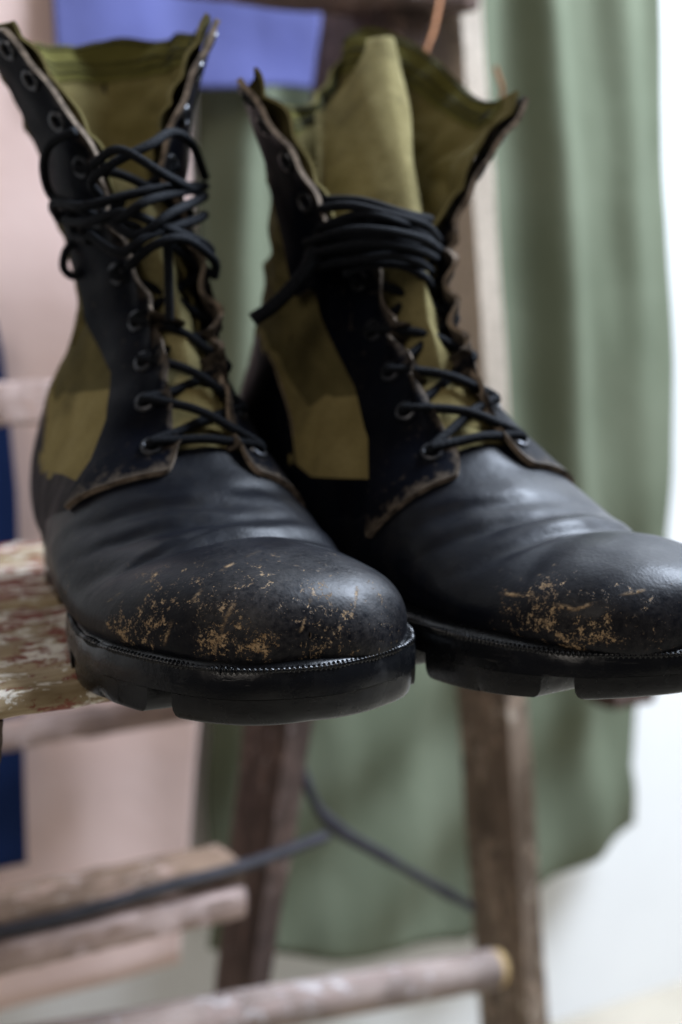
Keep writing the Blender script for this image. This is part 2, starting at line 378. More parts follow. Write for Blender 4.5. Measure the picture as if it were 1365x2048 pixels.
def bar(name, a, b, wu, wv, mat, taper=1.0, seed=0):
    """a squared rail between two ladder-frame points with slightly uneven faces"""
    a = np.array(a)-LO; b = np.array(b)-LO; n = 40; V = []
    d = (b-a)/np.linalg.norm(b-a); ux = np.array([1, 0, 0])-d*d[0]; ux /= np.linalg.norm(ux); vx = np.cross(d, ux)
    c = 0.18
    sec = [(-1, -1+c), (-1+c, -1), (1-c, -1), (1, -1+c), (1, 1-c), (1-c, 1), (-1+c, 1), (-1, 1-c)]
    for i in range(n):
        p = a+(b-a)*i/(n-1)
        for (x, y) in sec:
            e = 0.05*mnoise.noise(Vector((x*2+seed, y*2, i*0.35)))
            k = 1+(taper-1)*i/(n-1); V.append(p+ux*(x*(1+e)*wu/2*k)+vx*(y*(1+e)*wv/2*k))
    m = 8; F = gridfaces(n, m, wrap=True); F.append(tuple(range(m))[::-1]); F.append(tuple((n-1)*m+j for j in range(m)))
    return make(name, V, F, mat, ladder, sharp=30)
SZ = STEP_Z
# the tread the boots stand on: two planks
ladder_board('tread_plank', 0.02, 0.445, 0.467, 0.600, SZ-0.009, SZ, STEPW, 1.0)
ladder_board('tread_plank', 0.02, 0.445, 0.612, 0.775, SZ-0.018, SZ-0.001, STEPW, 5.0)
# rails of the rear frame
def rp_(px, py, V): u, z = on_v(px, py, V); return (u, V, z)
RV = 0.86
bar('rail', rp_(448, 2230, RV), rp_(770, -150, RV), 0.016, 0.046, RAILW, 2.2, seed=2)
bar('rail', rp_(1040, 2230, RV), rp_(880, -80, RV), 0.023, 0.068, RAILP, seed=5)
def lp(px, py, V): return np.array(rp_(px, py, V))-LO
# lower tread (thin slat), its pale front board and the dark rod along it
lu0, lz = on_v(-260, 1925, 0.80); lu1 = on_v(488, 1735, 0.80)[0]
ladder_board('lower_tread', lu0, lu1, 0.80, 0.845, lz-0.004, lz+0.010, BROWNW, 9.0)
lz2 = on_v(200, 1822, 0.792)[1]
ladder_board('front_board', lu0, on_v(494, 1780, 0.785)[0], 0.785, 0.797, lz2-0.024, lz2-0.004, PALEW, 14.0)
tv, tf = tube_mesh([lp(-150, 1893, 0.79), lp(100, 1842, 0.79), lp(330, 1775, 0.79), lp(500, 1728, 0.79), lp(655, 1672, 0.79)], 0.0042, 8, 0.01)
make('rod', tv, tf, DARKM, ladder)
# round rung nailed to the right rail, its sawn end yellow
e0, e1 = lp(-100, 2126, 0.80), lp(985, 1938, 0.80)
d_ = (e1-e0)/np.linalg.norm(e1-e0)
tv, tf = tube_mesh([e0, e0*.66+e1*.34, e0*.33+e1*.67, e1], 0.0145, 14, 0.008, lambda s, a: 1+0.06*mnoise.noise(Vector((s*14, math.cos(a), math.sin(a)))))
rung = make('rung', tv, tf, POLEW, ladder)
tv, tf = tube_mesh([e1+d_*0.0002, e1+d_*0.003, e1+d_*0.006], 0.0137, 14, 0.002)
make('sawn_end', tv, tf, YELLOWW, rung)
# top tread of the rear frame and upper pale treads seen past the boots
tu0, tz = on_v(395, -102, 0.80); tu1 = on_v(950, -60, 0.80)[0]
ladder_board('top_tread', tu0, tu1, 0.795, 0.86, tz-0.016, tz+0.004, RAILW, 19.0)
mz = on_v(30, 800, 0.86)[1]
ladder_board('upper_tread', on_v(-260, 800, 0.86)[0], on_v(330, 800, 0.86)[0], 0.86, 0.885, mz-0.016, mz+0.011, PALEW, 23.0)
bz = on_v(200, 1452, 0.93)[1]
ladder_board('rear_board', on_v(-260, 1452, 0.93)[0], on_v(392, 1452, 0.93)[0], 0.93, 0.945, bz-0.008, bz+0.012, PALEW, 27.0)
# thin iron brace between the rails
tv, tf = tube_mesh([lp(575, 1440, 0.84), lp(600, 1530, 0.84), lp(655, 1640, 0.83), lp(780, 1720, 0.83), lp(945, 1815, 0.84)], 0.0040, 8, 0.008,
                   lambda s, a: 1+0.5*mnoise.noise(Vector((s*40, 0, 2)))+0.25*math.exp(-((s-0.10)/0.03)**2))
make('brace', tv, tf, DARKM, ladder)
# bracket under the front plank at the left and the block end under the right toe
bu, bz_ = on_v(-54, 1440, 0.467)
bar('bracket', (bu, 0.478, SZ-0.009), (bu-0.006, 0.478, SZ-0.064), 0.024, 0.016, RUSTW, seed=8)
u_, z_ = on_v(1250, 1388, 0.78)
ladder_board('tread_end', u_-0.020, u_+0.016, 0.765, 0.80, z_-0.007, z_+0.010, RAILW, 31.0)

# ------------------------------------------------------------------ the boots
#        Fy    Fz     By    Bz    wl    wr    m    nt   nb      (F front/top line, B bottom/back line, half widths, widest height, squareness)
ST = np.array([
 (0.0045, 0.0290, 0.0045, 0.0270, .0005, .0005, .50, 2.0, 2.0),
 (0.0048, 0.0325, 0.0048, 0.0215, .0110, .0130, .40, 2.0, 2.4),
 (0.0070, 0.0375, 0.0070, 0.0160, .0190, .0230, .36, 2.1, 3.0),
 (0.0115, 0.0420, 0.0115, 0.0140, .0260, .0310, .34, 2.1, 3.2),
 (0.0200, 0.0460, 0.0200, 0.0140, .0350, .0405, .34, 2.1, 3.2),
 (0.0330, 0.0492, 0.0330, 0.0140, .0430, .0470, .34, 1.95, 3.2),
 (0.0490, 0.0505, 0.0490, 0.0140, .0510, .0505, .33, 1.85, 3.2),
 (0.0660, 0.0508, 0.0660, 0.0140, .0560, .0510, .33, 1.75, 3.2),
 (0.0810, 0.0545, 0.0810, 0.0140, .0585, .0490, .34, 1.70, 3.2),
 (0.0950, 0.0620, 0.0960, 0.0140, .0595, .0465, .35, 1.72, 3.2),
 (0.1090, 0.0705, 0.1130, 0.0140, .0595, .0440, .35, 1.85, 3.0),
 (0.1220, 0.0820, 0.1400, 0.0140, .0580, .0410, .35, 1.80, 3.0),
 (0.1340, 0.0970, 0.1800, 0.0140, .0550, .0385, .34, 1.70, 2.9),
 (0.1430, 0.1140, 0.2350, 0.015, .0525, .0375, .31, 1.55, 2.8),
 (0.1490, 0.1290, 0.2920, 0.022, .0490, .0360, .30, 1.50, 2.7),
 (0.1535, 0.1440, 0.2970, 0.058, .0420, .0330, .33, 1.55, 2.4),
 (0.1570, 0.1595, 0.2900, 0.094, .0310, .0285, .40, 1.80, 2.2),
 (0.1590, 0.1760, 0.2780, 0.132, .0255, .0255, .48, 1.95, 2.1),
 (0.1600, 0.1930, 0.2730, 0.168, .0255, .0255, .50, 2.0, 2.0),
 (0.1600, 0.2110, 0.2730, 0.200, .0280, .0280, .50, 2.0, 2.0),
 (0.1600, 0.2300, 0.2760, 0.228, .0320, .0320, .50, 2.0, 2.0),
 (0.1600, 0.2500, 0.2800, 0.255, .0360, .0360, .50, 2.0, 2.0)])
OUTLINE_R = [(.006, 0.0), (.020, .0035), (.032, .0095), (.045, .0195), (.053, .034), (.0565, .052), (.057, .068), (.0545, .09), (.049, .12), (.044, .15), (.039, .19), (.037, .235), (.036, .27), (.028, .298), (0, .307),
             (-.028, .298), (-.041, .27), (-.043, .235), (-.045, .19), (-.049, .15), (-.0545, .12), (-.0580, .09), (-.0580, .068), (-.0545, .052), (-.047, .036), (-.037, .020), (-.026, .0085), (-.0125, .002)]
S_L = 10.35        # station where the lacing opens
S_TOP = 21.0

class Boot:
    def __init__(b, medial, tie, flare, lean, gap_w, bend=0.0):
        b.lean = lean; b.bend = bend; b.md = medial; b.tie = tie
        b.ST = ST.copy()
        if medial < 0: b.ST[:, [4, 5]] = b.ST[:, [5, 4]]
        b.flare = flare            # list of (q, x, y, z) at the top rim in boot space
        b.gap_s = [S_L-0.4, S_L+0.3, 12.0, 14.0, 16.0, tie, S_TOP]; b.gap_w = gap_w
    def st(b, s):
        s = np.asarray(s, float); k = len(b.ST); i = np.clip(np.floor(s).astype(int), 0, k-2); f = (s-i)[..., None]
        T = b.ST; p1 = T[i]; p2 = T[i+1]; p0 = T[np.maximum(i-1, 0)]; p3 = T[np.minimum(i+2, k-1)]
        return .5*((2*p1)+(-p0+p2)*f+(2*p0-5*p1+4*p2-p3)*f*f+(-p0+3*p1-3*p2+p3)*f**3)
    def P(b, s, th):
        s, th = np.broadcast_arrays(np.asarray(s, float), np.asarray(th, float))
        t = b.st(s); c = np.cos(th); sn = np.sin(th)
        n = np.where(sn >= 0, t[..., 7], t[..., 8])
        cx = np.sign(c)*np.abs(c)**(2/n); sx = np.sign(sn)*np.abs(sn)**(2/n)
        w = np.where(cx < 0, t[..., 4], t[..., 5]); m = t[..., 6]
        k = np.where(sx >= 0, m+(1-m)*sx, m+m*sx)
        x = w*cx
        y = t[..., 2]+(t[..., 0]-t[..., 2])*k; z = t[..., 3]+(t[..., 1]-t[..., 3])*k
        # the toe swings a little to the inner side
        x = x+b.md*0.0045*np.clip(1-y/0.05, 0, 1)
        x = x+b.bend*np.clip(0.135-y, 0, 1)**2/(np.clip(0.135-y, 0, 1)+0.02)
        h = np.clip(z-0.125, 0, None); x = x+b.lean*h*h/(h+0.012)      # the ankle leans over sideways
        return np.stack([x, y, z], -1)
    def gap(b, s): return np.interp(s, b.gap_s, b.gap_w)
    def Qbase(b, s, q):
        t = b.st(s); g = b.gap(s)
        dl = np.arcsin(np.clip(g/t[..., 4], 0, .95)); dr = np.arcsin(np.clip(g/t[..., 5], 0, .95))
        th = -math.pi/2+np.where(q > 0, q*(math.pi-dr), q*(math.pi-dl))
        return b.P(s, th)
    def Q(b, s, q):
        s, q = np.broadcast_arrays(np.asarray(s, float), np.asarray(q, float))
        lo = b.Qbase(np.minimum(s, b.tie), q)
        fl = np.array(b.flare); top = np.stack([np.interp(q, fl[:, 0], fl[:, k]) for k in (1, 2, 3)], -1)
        top = top+np.clip(q-1, 0, 1)[..., None]*(fl[-1, 1:]-fl[-4, 1:])/(fl[-1, 0]-fl[-4, 0])+np.clip(q+1, -1, 0)[..., None]*(fl[3, 1:]-fl[0, 1:])/(fl[3, 0]-fl[0, 0])
        # smooth spline through the rim points
        tau = np.clip((s-b.tie)/(S_TOP-b.tie), 0, 1)[..., None]
        up = b.Qbase(np.full_like(s, min(b.tie+0.01, 20)), q)-b.Qbase(np.full_like(s, b.tie), q)
        w = tau**1.25; wz = tau
        out = lo.copy()
        out[..., :2] += (top-lo)[..., :2]*w
        out[..., 2:] += (top-lo)[..., 2:]*wz
        return out

def smooth_rim(ctrl, n=81):
    """dense rim: Catmull-Rom through (q,x,y,z) control points"""
    p = cr(np.array(ctrl), n); return [tuple(r) for r in p]

def build_boot(b, origin, heading, label, wear, creases, row_s, lace_fn):
    root = empty('boot', origin, heading)
    tag(root, label, 'boot', 'pair of old combat boots on the ladder tread')
    md = b.md
    # ---- outsole: side wall, knurled welt, lugs
    ol = np.array([(x*md if md < 0 else x, y) for x, y in OUTLINE_R]); ol = cr(ol, 600, True)
    if md < 0: ol = ol[::-1]
    bb = np.clip(0.135-ol[:, 1], 0, 1); ol[:, 0] += b.bend*bb*bb/(bb+0.02)
    tang = np.roll(ol, -1, 0)-np.roll(ol, 1, 0); tang /= np.linalg.norm(tang, axis=1, keepdims=True); nor = np.stack([tang[:, 1], -tang[:, 0]], -1)
    cen = ol.mean(0)
    if ((ol-cen)*nor).sum(1).mean() < 0: nor = -nor
    rings = [(0.0215, -0.012), (0.0205, -0.0050), (0.0188, -0.0012), (0.0170, 0.0), (0.0120, 0.0006), (0.0090, 0.0006), (0.0082, -0.004), (0.0082, -0.02)]
    V = []; k = len(ol)
    for z, off in rings:
        wob = 0.0004*np.array([mnoise.noise(Vector((p[0]*90, p[1]*90, z*200))) for p in ol])
        V += [(*(ol[i]+nor[i]*(off+wob[i])), z+(b.spring*np.clip(1-ol[i, 1]/0.055, 0, 1)**1.4*(0.021-z)/0.021 if z < 0.015 else 0)) for i in range(k)]
    F = gridfaces(len(rings), k, wrap=True); F.append(tuple(range(k))); F.append(tuple((len(rings)-1)*k+j for j in range(k))[::-1])
    sole = make('sole', V, F, RUBBER, root, sharp=45)
    def lug(lo, hi, side, inner, zb=0.0):
        idx = [i for i in range(k) if lo <= ol[i, 1] <= hi and (side == 0 or ol[i, 0]*side > 0)]
        if side == 0:
            start = [i for i in range(k) if ol[i, 1] <= hi]; i0 = max(range(k), key=lambda i: 0)
            idx = sorted(start, key=lambda i: math.atan2(ol[i, 0], hi-ol[i, 1]))
            base = [ol[i]+nor[i]*0.0004 for i in idx]
        else:
            idx.sort(key=lambda i: ol[i, 1])
            base = [ol[i]+nor[i]*0.0004 for i in idx]
            a, c = base[0], base[-1]
            base = base+[np.array([side*inner, c[1]-0.004]), np.array([side*inner, a[1]+0.004])]
        base = np.array(base); n = len(base); cc = base.mean(0); V = []
        prof = [(0.0088, 0.0), (0.0050, 0.0002), (0.0030, 0.0005), (zb+0.0012, 0.0014), (zb+0.0003, 0.0028), (zb, 0.0046)]
        for z, ins in prof:
            for p in base:
                d = (cc-p); d /= np.linalg.norm(d)+1e-9; V.append((*(p+d*ins), z+b.spring*np.clip(1-p[1]/0.055, 0, 1)**1.4*(0.021-z)/0.021))
        F = gridfaces(len(prof), n, wrap=True); F.append(tuple(range(n))[::-1]); F.append(tuple((len(prof)-1)*n+j for j in range(n)))
        return make('lug', V, F, RUBBER, sole, sharp=35)
    lug(0, 0.021, 0, 0)
    for side in (-1, 1):
        for lo, hi in ((0.029, 0.078), (0.089, 0.121), (0.132, 0.160), (0.205, 0.240), (0.250, 0.285)): lug(lo, hi, side, 0.012)
    # welt: a ribbed bead round the top of the sole
    arc = np.concatenate([[0], np.cumsum(np.linalg.norm(np.diff(np.concatenate([ol, ol[:1]]), axis=0), axis=1))]); per = arc[-1]
    n = 2400; sd = np.linspace(0, per, n, endpoint=False)
    olx = np.interp(sd, arc, np.append(ol[:, 0], ol[0, 0])); oly = np.interp(sd, arc, np.append(ol[:, 1], ol[0, 1]))
    nx = np.interp(sd, arc, np.append(nor[:, 0], nor[0, 0])); ny = np.interp(sd, arc, np.append(nor[:, 1], nor[0, 1]))
    cnt = round(per/0.0018); V = []
    for j in range(7):
        a = math.pi*(-0.25+1.25*j/6)
        wv = np.array([mnoise.noise(Vector((q*110, 3.0, md))) for q in sd]); rib = 0.00125+0.00040*np.clip(np.sin(sd/per*cnt*2*math.pi+2.2*wv)*1.4, -1, 1)*np.clip(0.7+1.3*wv, 0.08, 1.3)+0.00030*wv
        off = -0.0012+rib*math.cos(a); z = 0.0180+rib*math.sin(a)*0.85
        V.append(np.stack([olx+nx*off, oly+ny*off, z+0*olx], -1))
    V = np.stack(V, 1).reshape(-1, 3); F = []
    for i in range(n):
        for j in range(6):
            i2 = (i+1) % n; F.append((i*7+j, i2*7+j, i2*7+j+1, i*7+j+1))
    make('welt', V, F, RUBBER, sole, sharp=60)

    # ---- vamp and toe, one leather sheet with creases
    ns, nt = 230, 300
    th = np.linspace(-0.497*math.pi, 1.497*math.pi, nt)
    smax = S_L+0.25+1.75*smooth01((np.abs(th-math.pi/2)-0.95)/0.75)
    S = np.linspace(0, 1, ns)[:, None]*smax[None, :]; T = np.repeat(th[None, :], ns, 0); P = b.P(S, T); N = -gnormals(P)
    if (N[ns//2, nt//2, 2]) < 0: N = -N
    Y = P[..., 1]; X = P[..., 0]; fr = T-math.pi/2
    disp = 0.0011*nz(P, 28, 3.0*md)+0.0006*nz(P, 60, 8.0)
    wob = nz(P, 32, 1.5)*0.0040+nz(P, 95, 4.0)*0.0010
    for (y0, bend, depth, width, c0, cw, slant) in creases:
        yy = Y-(y0+bend*fr**2+slant*X)-wob
        env = np.exp(-((fr-c0)/cw)**2)
        width = width*1.35; depth = depth*0.85; disp += -depth*env*np.exp(-(yy/width)**2)+0.75*depth*env*np.exp(-((yy-1.9*width)/(1.5*width))**2)+0.35*depth*env*np.exp(-((yy+2.2*width)/(1.7*width))**2)
    fade = smooth01((P[..., 2]-0.020)/0.012)
    P = P+N*(disp*fade)[..., None]
    sc_a = np.zeros_like(Y); du = np.zeros_like(Y)
    for (x, y, z, r, a) in wear['scuff']:
        r *= 1.5; a *= 0.84; z += 0.0030; d2 = ((X-x)**2+(Y-y)**2+(P[..., 2]-z)**2)/r**2; sc_a = np.maximum(sc_a, a*np.exp(-d2))
    for (x, y, z, r, a) in wear['dust']:
        d2 = ((X-x)**2+(Y-y)**2+(P[..., 2]-z)**2)/r**2; du = np.maximum(du, a*np.exp(-d2))
    scr = np.zeros_like(Y)
    for a_, c_, w_ in wear['scratch']:
        a_ = np.array(a_); c_ = np.array(c_); dv = c_-a_; tt = np.clip(((P-a_)@dv)/dv.dot(dv), 0, 1)
        dist = np.linalg.norm(P-(a_+tt[..., None]*dv), axis=-1); scr = np.maximum(scr, np.clip(1.3-dist/w_, 0, 1))
    slab('vamp', P, N, 0.0007, 0.0018, [LEATHER_S, EDGE], root, 60, {'scuff': sc_a, 'dusty': du, 'scratch': scr})

    # ---- canvas shaft
    ns, nq = 150, 220
    s = np.linspace(S_L+0.15, S_TOP, ns); q = np.linspace(-0.985, 0.985, nq)
    S, Q_ = np.meshgrid(s, q, indexing='ij'); P = b.Q(S, Q_)
    def outward(P):
        N = gnormals(P); mid = P.shape[1]//2
        c = P.mean(axis=1, keepdims=True)
        if ((P-c)*N).sum(-1).mean() < 0: N = -N
        return N
    N = outward(P)
    wr_ = smooth01((P[..., 2]-0.10)/0.05)
    dd = (0.0020*nz(P*np.array([1, 1, .45]), 60, 2.0*md)+0.0040*(0.4-2*np.abs(nz(P*np.array([1, 1, 2.0]), 30, 6.0+md))))*wr_
    P = P+N*dd[..., None]
    shaft = slab('canvas_shaft', P, N, -0.0014, 0.0016, [CANVAS_SHADE, CANVAS, CANVAS], root, 60)
    # rim tape with two rows of stitches inside the collar and outside
    rs = np.linspace(S_TOP-0.62, S_TOP, 10); rq = np.linspace(-0.90, 0.90, 160)
    S2, Q2 = np.meshgrid(rs, rq, indexing='ij'); P2 = b.Q(S2, Q2); N2 = outward(P2)
    d2 = 0.0020*nz(P2*np.array([1, 1, .45]), 60, 2.0*md)+0.0040*(0.4-2*np.abs(nz(P2*np.array([1, 1, 2.0]), 30, 6.0+md)))
    P2 = P2+N2*d2[..., None]
    rim = slab('rim_tape', P2, N2, -0.0028, 0.0012, [CANVAS_R], root, 60)
    st_parts = []
    for row in (2, 4, 8):
        for j in range(2, len(rq)-3, 1):
            a = P2[row, j]-N2[row, j]*0.0042; c = P2[row, j+1]-N2[row, j+1]*0.0042
            e = a+(c-a)*0.72; mid_ = (a+e)/2-N2[row, j]*0.0003
            V = []
            dirn = (e-a)/(np.linalg.norm(e-a)+1e-9); side_ = np.cross(dirn, N2[row, j])
            for p, w in ((a, .00040), (mid_, .00075), (e, .00040)):
                for g in range(4): V.append(p+w*(math.cos(g*math.pi/2)*side_+math.sin(g*math.pi/2)*N2[row, j]))
            st_parts.append((V, gridfaces(3, 4, wrap=True)))
    V, F = join(st_parts); o = make('stitching', V, F, THREAD, rim, sharp=0); o['kind'] = 'stuff'

    # ---- helpers on the upper: arc length from the opening edge
    def edge_pts(s_arr, a_arr, side):
        """a_arr (rows of metres from the edge) per s -> points, extrapolating past the edge"""
        qs = np.linspace(1.12, 0.0, 180)*side; out = np.zeros((len(s_arr), a_arr.shape[1], 3)); qq_ = np.zeros(a_arr.shape)
        i0 = int(np.argmin(np.abs(np.abs(qs)-1.0)))
        for i, s_ in enumerate(s_arr):
            p = b.Q(np.full(len(qs), s_), qs); l = np.concatenate([[0], np.cumsum(np.linalg.norm(np.diff(p, axis=0), axis=1))]); l -= l[i0]
            qq = np.interp(a_arr[i], l, qs); qq_[i] = qq; out[i] = b.Q(np.full(len(qq), s_), qq)
        return out, qq_
    # ---- leather quarter along the sole, side by side (meeting at the heel)
    def zlow(y): return np.interp(y+b.counter, [0.08, 0.12, 0.17, 0.22, 0.236, 0.25, 0.263, 0.28, 0.31], [.060, .064, .064, .060, .064, .085, .105, .118, .125])
    def th_for(cond_z, s_arr, side, n=160):
        out = []
        for s_ in s_arr:
            th_ = np.linspace(-math.pi/2, math.pi/2, n); tt = th_ if side > 0 else math.pi-th_
            p = b.P(np.full(n, s_), tt); h = p[:, 2]-cond_z(p[:, 1]); k_ = np.argmax(h > 0)
            if k_ == 0: out.append(-math.pi/2 if h[0] > 0 else math.pi/2)
            else: f = h[k_-1]/(h[k_-1]-h[k_]); out.append(th_[k_-1]+f*(th_[k_]-th_[k_-1]))
        return np.array(out)
    for side in (-1, 1):
        ss = np.linspace(10.5, 17.2, 240); tt = th_for(zlow, ss, side)
        uu = np.linspace(0, 1, 46)
        TH = -math.pi/2+0.0+(tt[:, None]+math.pi/2)*uu[None, :]
        if side < 0: TH = math.pi-TH
        P = b.P(np.repeat(ss[:, None], 46, 1), TH); N = outward(P)
        P = P+N*(0.0009*nz(P, 40, 5.0))[..., None]
        slab('quarter', P, N, -0.0001, 0.0014, [LEATHER, EDGE], root, 50)
        # canvas reinforcement webbing above it
        def zmid(y): return zlow(y)+np.interp(y, [0.12, 0.225-b.counter, 0.25-b.counter, 0.27-b.counter], [0.036, 0.033, 0.012, 0.002])
        ss = np.linspace(11.2, 16.6, 180); t0 = th_for(zlow, ss, side); t1 = th_for(zmid, ss, side)
        TH = (t0-0.05)[:, None]+((t1-t0+0.05)[:, None])*np.linspace(0, 1, 24)[None, :]
        if side < 0: TH = math.pi-TH
        P = b.P(np.repeat(ss[:, None], 24, 1), TH); N = outward(P); P = P+N*(0.0010*nz(P, 55, 2.0))[..., None]
        slab('webbing_band', P, N, -0.0006, 0.0010, [CANVAS_B], root, 50)
    # heel counter strip up the back
    ss = np.linspace(14.0, S_TOP-0.4, 60); qq = np.linspace(-1, 1, 24)
    S3, Q3 = np.meshgrid(ss, qq, indexing='ij'); Q3 = Q3*(0.15+0.22*np.exp(-((S3-14.0)/2.2)**2)); P = b.Q(S3, Q3); N = gnormals(P)
    if N[30, 9, 1] < 0: N = -N
    slab('backstay', P, N, 0.0016, 0.0026, [LEATHER, EDGE], root, 50)

    # ---- tongue
    ns, nt = 150, 70
    s = np.linspace(S_L-0.55, b.tongue_top, ns); S, T = np.meshgrid(s, np.linspace(-1, 1, nt), indexing='ij')
    half = 0.030*(1-b.tongue_taper*smooth01((S-b.tongue_top+1.3)/1.3)**2)
    st_ = b.st(S); wmin = np.minimum(st_[..., 4], st_[..., 5])
    TH = math.pi/2-np.arcsin(np.clip(T*half/wmin, -.93, .93))
    P = b.P(S, TH); N = gnormals(P)
    if N[ns//2, nt//2, 1] > 0: N = -N
    lump = 0.0030*nz(P*np.array([1, 1, 1.0]), 34, 11.0*md)+0.0016*nz(P, 85, 4.0)+0.0022*np.cos(T*math.pi*0.9)
    P = P+N*(-0.0042+lump)[..., None]
    over = np.clip((S-b.tie+0.8)/(b.tongue_top-b.tie+0.8), 0, 1)[..., None]
    P = P+over**1.5*np.array(b.over)
    slab('tongue', P, N, 0.0, 0.0022, [CANVAS_T if md > 0 else CANVAS_U], root, 60)

    # ---- leather facings with curled raw edges and eyelets
    eye = {-1: [], 1: []}
    for side in (-1, 1):
        na, nv = 44, 210
        a01 = np.linspace(0, 1, na); v01 = np.linspace(0, 1, nv)
        P = np.zeros((nv, na, 3)); A = np.zeros((nv, na))
        ph = rng.uniform(0, 6)
        rows = np.array(row_s)
        for j, a_ in enumerate(a01):
            s0 = S_L-0.55+0.55*(1-min(a_/0.22, 1))**2.2-0.55*a_
            pass
        # grid rows follow v; start of each column rounded at the lower corner
        s_grid = np.zeros((nv, na))
        for j, a_ in enumerate(a01):
            s0 = S_L-0.45+0.75*(1-min(a_/0.22, 1))**2.0+1.05*max(0, a_-0.15)**1.3
            s_grid[:, j] = s0+(S_TOP-s0)*v01
        W = np.interp(s_grid, [S_L-1.0, S_L+0.45, S_L+1.0, S_L+1.8, S_L+3.0, S_L+5.0, 17.5, S_TOP], [0.050, 0.048, 0.034, 0.026, 0.0255, *b.face_w, 0.027])
        sc_row = np.zeros(nv)
        for i in range(nv):
            s_ = s_grid[i, 0]
            calm = float(np.interp(s_, [11, 12.3, 13.3, 16.3, 18.5], [0.9, 1.2, 1.9, 1.6, 0.30]))
            sc_row[i] = calm*0.0015*sum(math.exp(-((s_-r)/0.40)**2) for r in rows)+calm*0.0014*mnoise.noise(Vector((s_*1.7, ph, side)))
        edge_off = -sc_row+0.0010
        A = edge_off[:, None]+(W-edge_off[:, None])*a01[None, :]
        # evaluate row by row with its own s per column
        qs = np.linspace(1.14, 0.0, 170)*side; i0 = int(np.argmin(np.abs(np.abs(qs)-1.0)))
        for i in range(nv):
            smid = s_grid[i, 0]; p = b.Q(np.full(len(qs), smid), qs)
            l = np.concatenate([[0], np.cumsum(np.linalg.norm(np.diff(p, axis=0), axis=1))]); l -= l[i0]
            qq = np.interp(A[i], l, qs); P[i] = b.Q(s_grid[i], qq)
        N = outward(P)
        curl = np.clip(1-(A-edge_off[:, None])/0.011, 0, 1)**2
        amp = np.array([0.0022+0.0030*max(0, mnoise.noise(Vector((s_*1.1+9*side, ph, 2))))+0.0016*math.cos(s_*5.2+ph) for s_ in s_grid[:, 0]])*np.interp(s_grid[:, 0], [11, 13, 16.5, 18.5], [0.8, 1.7, 1.5, 0.35])
        P = P+N*(curl*amp[:, None]+0.0012*nz(P, 50, 7.0+side))[..., None]
        fac = slab('facing', P, N, 0.0034, 0.0024, [LEATHER_F, EDGE], root, 45, {'worn': np.exp(-np.clip(A-edge_off[:, None], 0, 1)/0.0024)+np.exp(-(v01[:, None]*0.17+0*A)/0.004)})
        # eyelets
        for r in rows:
            i = int(np.argmin(np.abs(s_grid[:, 8]-r))); j = int(np.argmin(np.abs(A[i]-0.0090)))
            c = P[i, j]+N[i, j]*0.0036; n_ = N[i, j]; eye[side].append((c, n_))
            t1 = np.cross(n_, [0, 0, 1.0]); t1 /= np.linalg.norm(t1); t2 = np.cross(n_, t1)
            pts = [c+0.0035*(math.cos(g)*t1+math.sin(g)*t2) for g in np.linspace(0, 2*math.pi, 19)[:-1]]
            V = []
            for p in pts:
                rd = (p-c)/np.linalg.norm(p-c)
                for g in range(7): V.append(p+0.0012*(math.cos(g*2*math.pi/7)*rd+math.sin(g*2*math.pi/7)*n_))
            F = [(i_*7+g, ((i_+1) % 18)*7+g, ((i_+1) % 18)*7+(g+1) % 7, i_*7+(g+1) % 7) for i_ in range(18) for g in range(7)]
            ring = make('eyelet', V, F, EYELET, fac)
            # the dark hole: a shallow cup inside the ring
            V = [c+0.0033*(math.cos(g)*t1+math.sin(g)*t2)+n_*0.0001 for g in np.linspace(0, 2*math.pi, 15)[:-1]]+[c-n_*0.0016]
            make('hole', V, [(g, (g+1) % 14, 14) for g in range(14)], LACE, fac)
    lace_fn(b, root, eye)
    return root

def rib_r(s, a): return 1+0.13*math.sin(s*2300+2*a)*math.cos(2*a-s*2300)
def seg(p, q, np_, nq, mid_lift, sag, fwd):
    """one pass of lace from eyelet p to eyelet q, over the gap"""
    m = (p+q)/2
    return [p-np_*0.004, p+np_*0.0022, p*.72+q*.28+fwd*mid_lift*0.8+np.array([0, 0, sag]), m+fwd*mid_lift+np.array([0, 0, sag*1.3]), p*.28+q*.72+fwd*mid_lift*0.8+np.array([0, 0, sag]), q+nq*0.0022, q-nq*0.004]
LR = 0.0019

def to_local(origin, heading):
    c, n = math.cos(heading), math.sin(heading)
    def f(px, py, d):
        p = at(px, py, d)-np.array(origin)
        return np.array([p[0]*c+p[1]*n, -p[0]*n+p[1]*c, p[2]])
    return f
ROWS = [10.8, 11.9, 12.95, 14.2, 15.55, 16.8, 17.9, 18.95, 19.9, 20.55]
def threaded(upto, eye, rnd, skip=()):
    parts = []
    for i in range(upto):
        l, nl = eye[-1][i]; r, nr = eye[1][i]
        t = i/9; fwd = np.array([0, -(0.62+0.38*t), 0.75-0.6*t])
        if i == 0: parts.append(tube_mesh(seg(l, r, nl, nr, 0.0050, 0.0, fwd), LR, 8, 0.0006, rib_r))
        if i+1 < upto:
            l2, nl2 = eye[-1][i+1]; r2, nr2 = eye[1][i+1]
            if (i, 0) not in skip: parts.append(tube_mesh(seg(l, r2, nl, nr2, 0.0035+rnd.uniform(0, .003), rnd.uniform(-.003, .001), fwd), LR, 8, 0.0006, rib_r))
            if (i, 1) not in skip: parts.append(tube_mesh(seg(r, l2, nr, nl2, 0.0072+rnd.uniform(0, .003), rnd.uniform(-.003, .001), fwd), LR, 8, 0.0006, rib_r))
    return parts

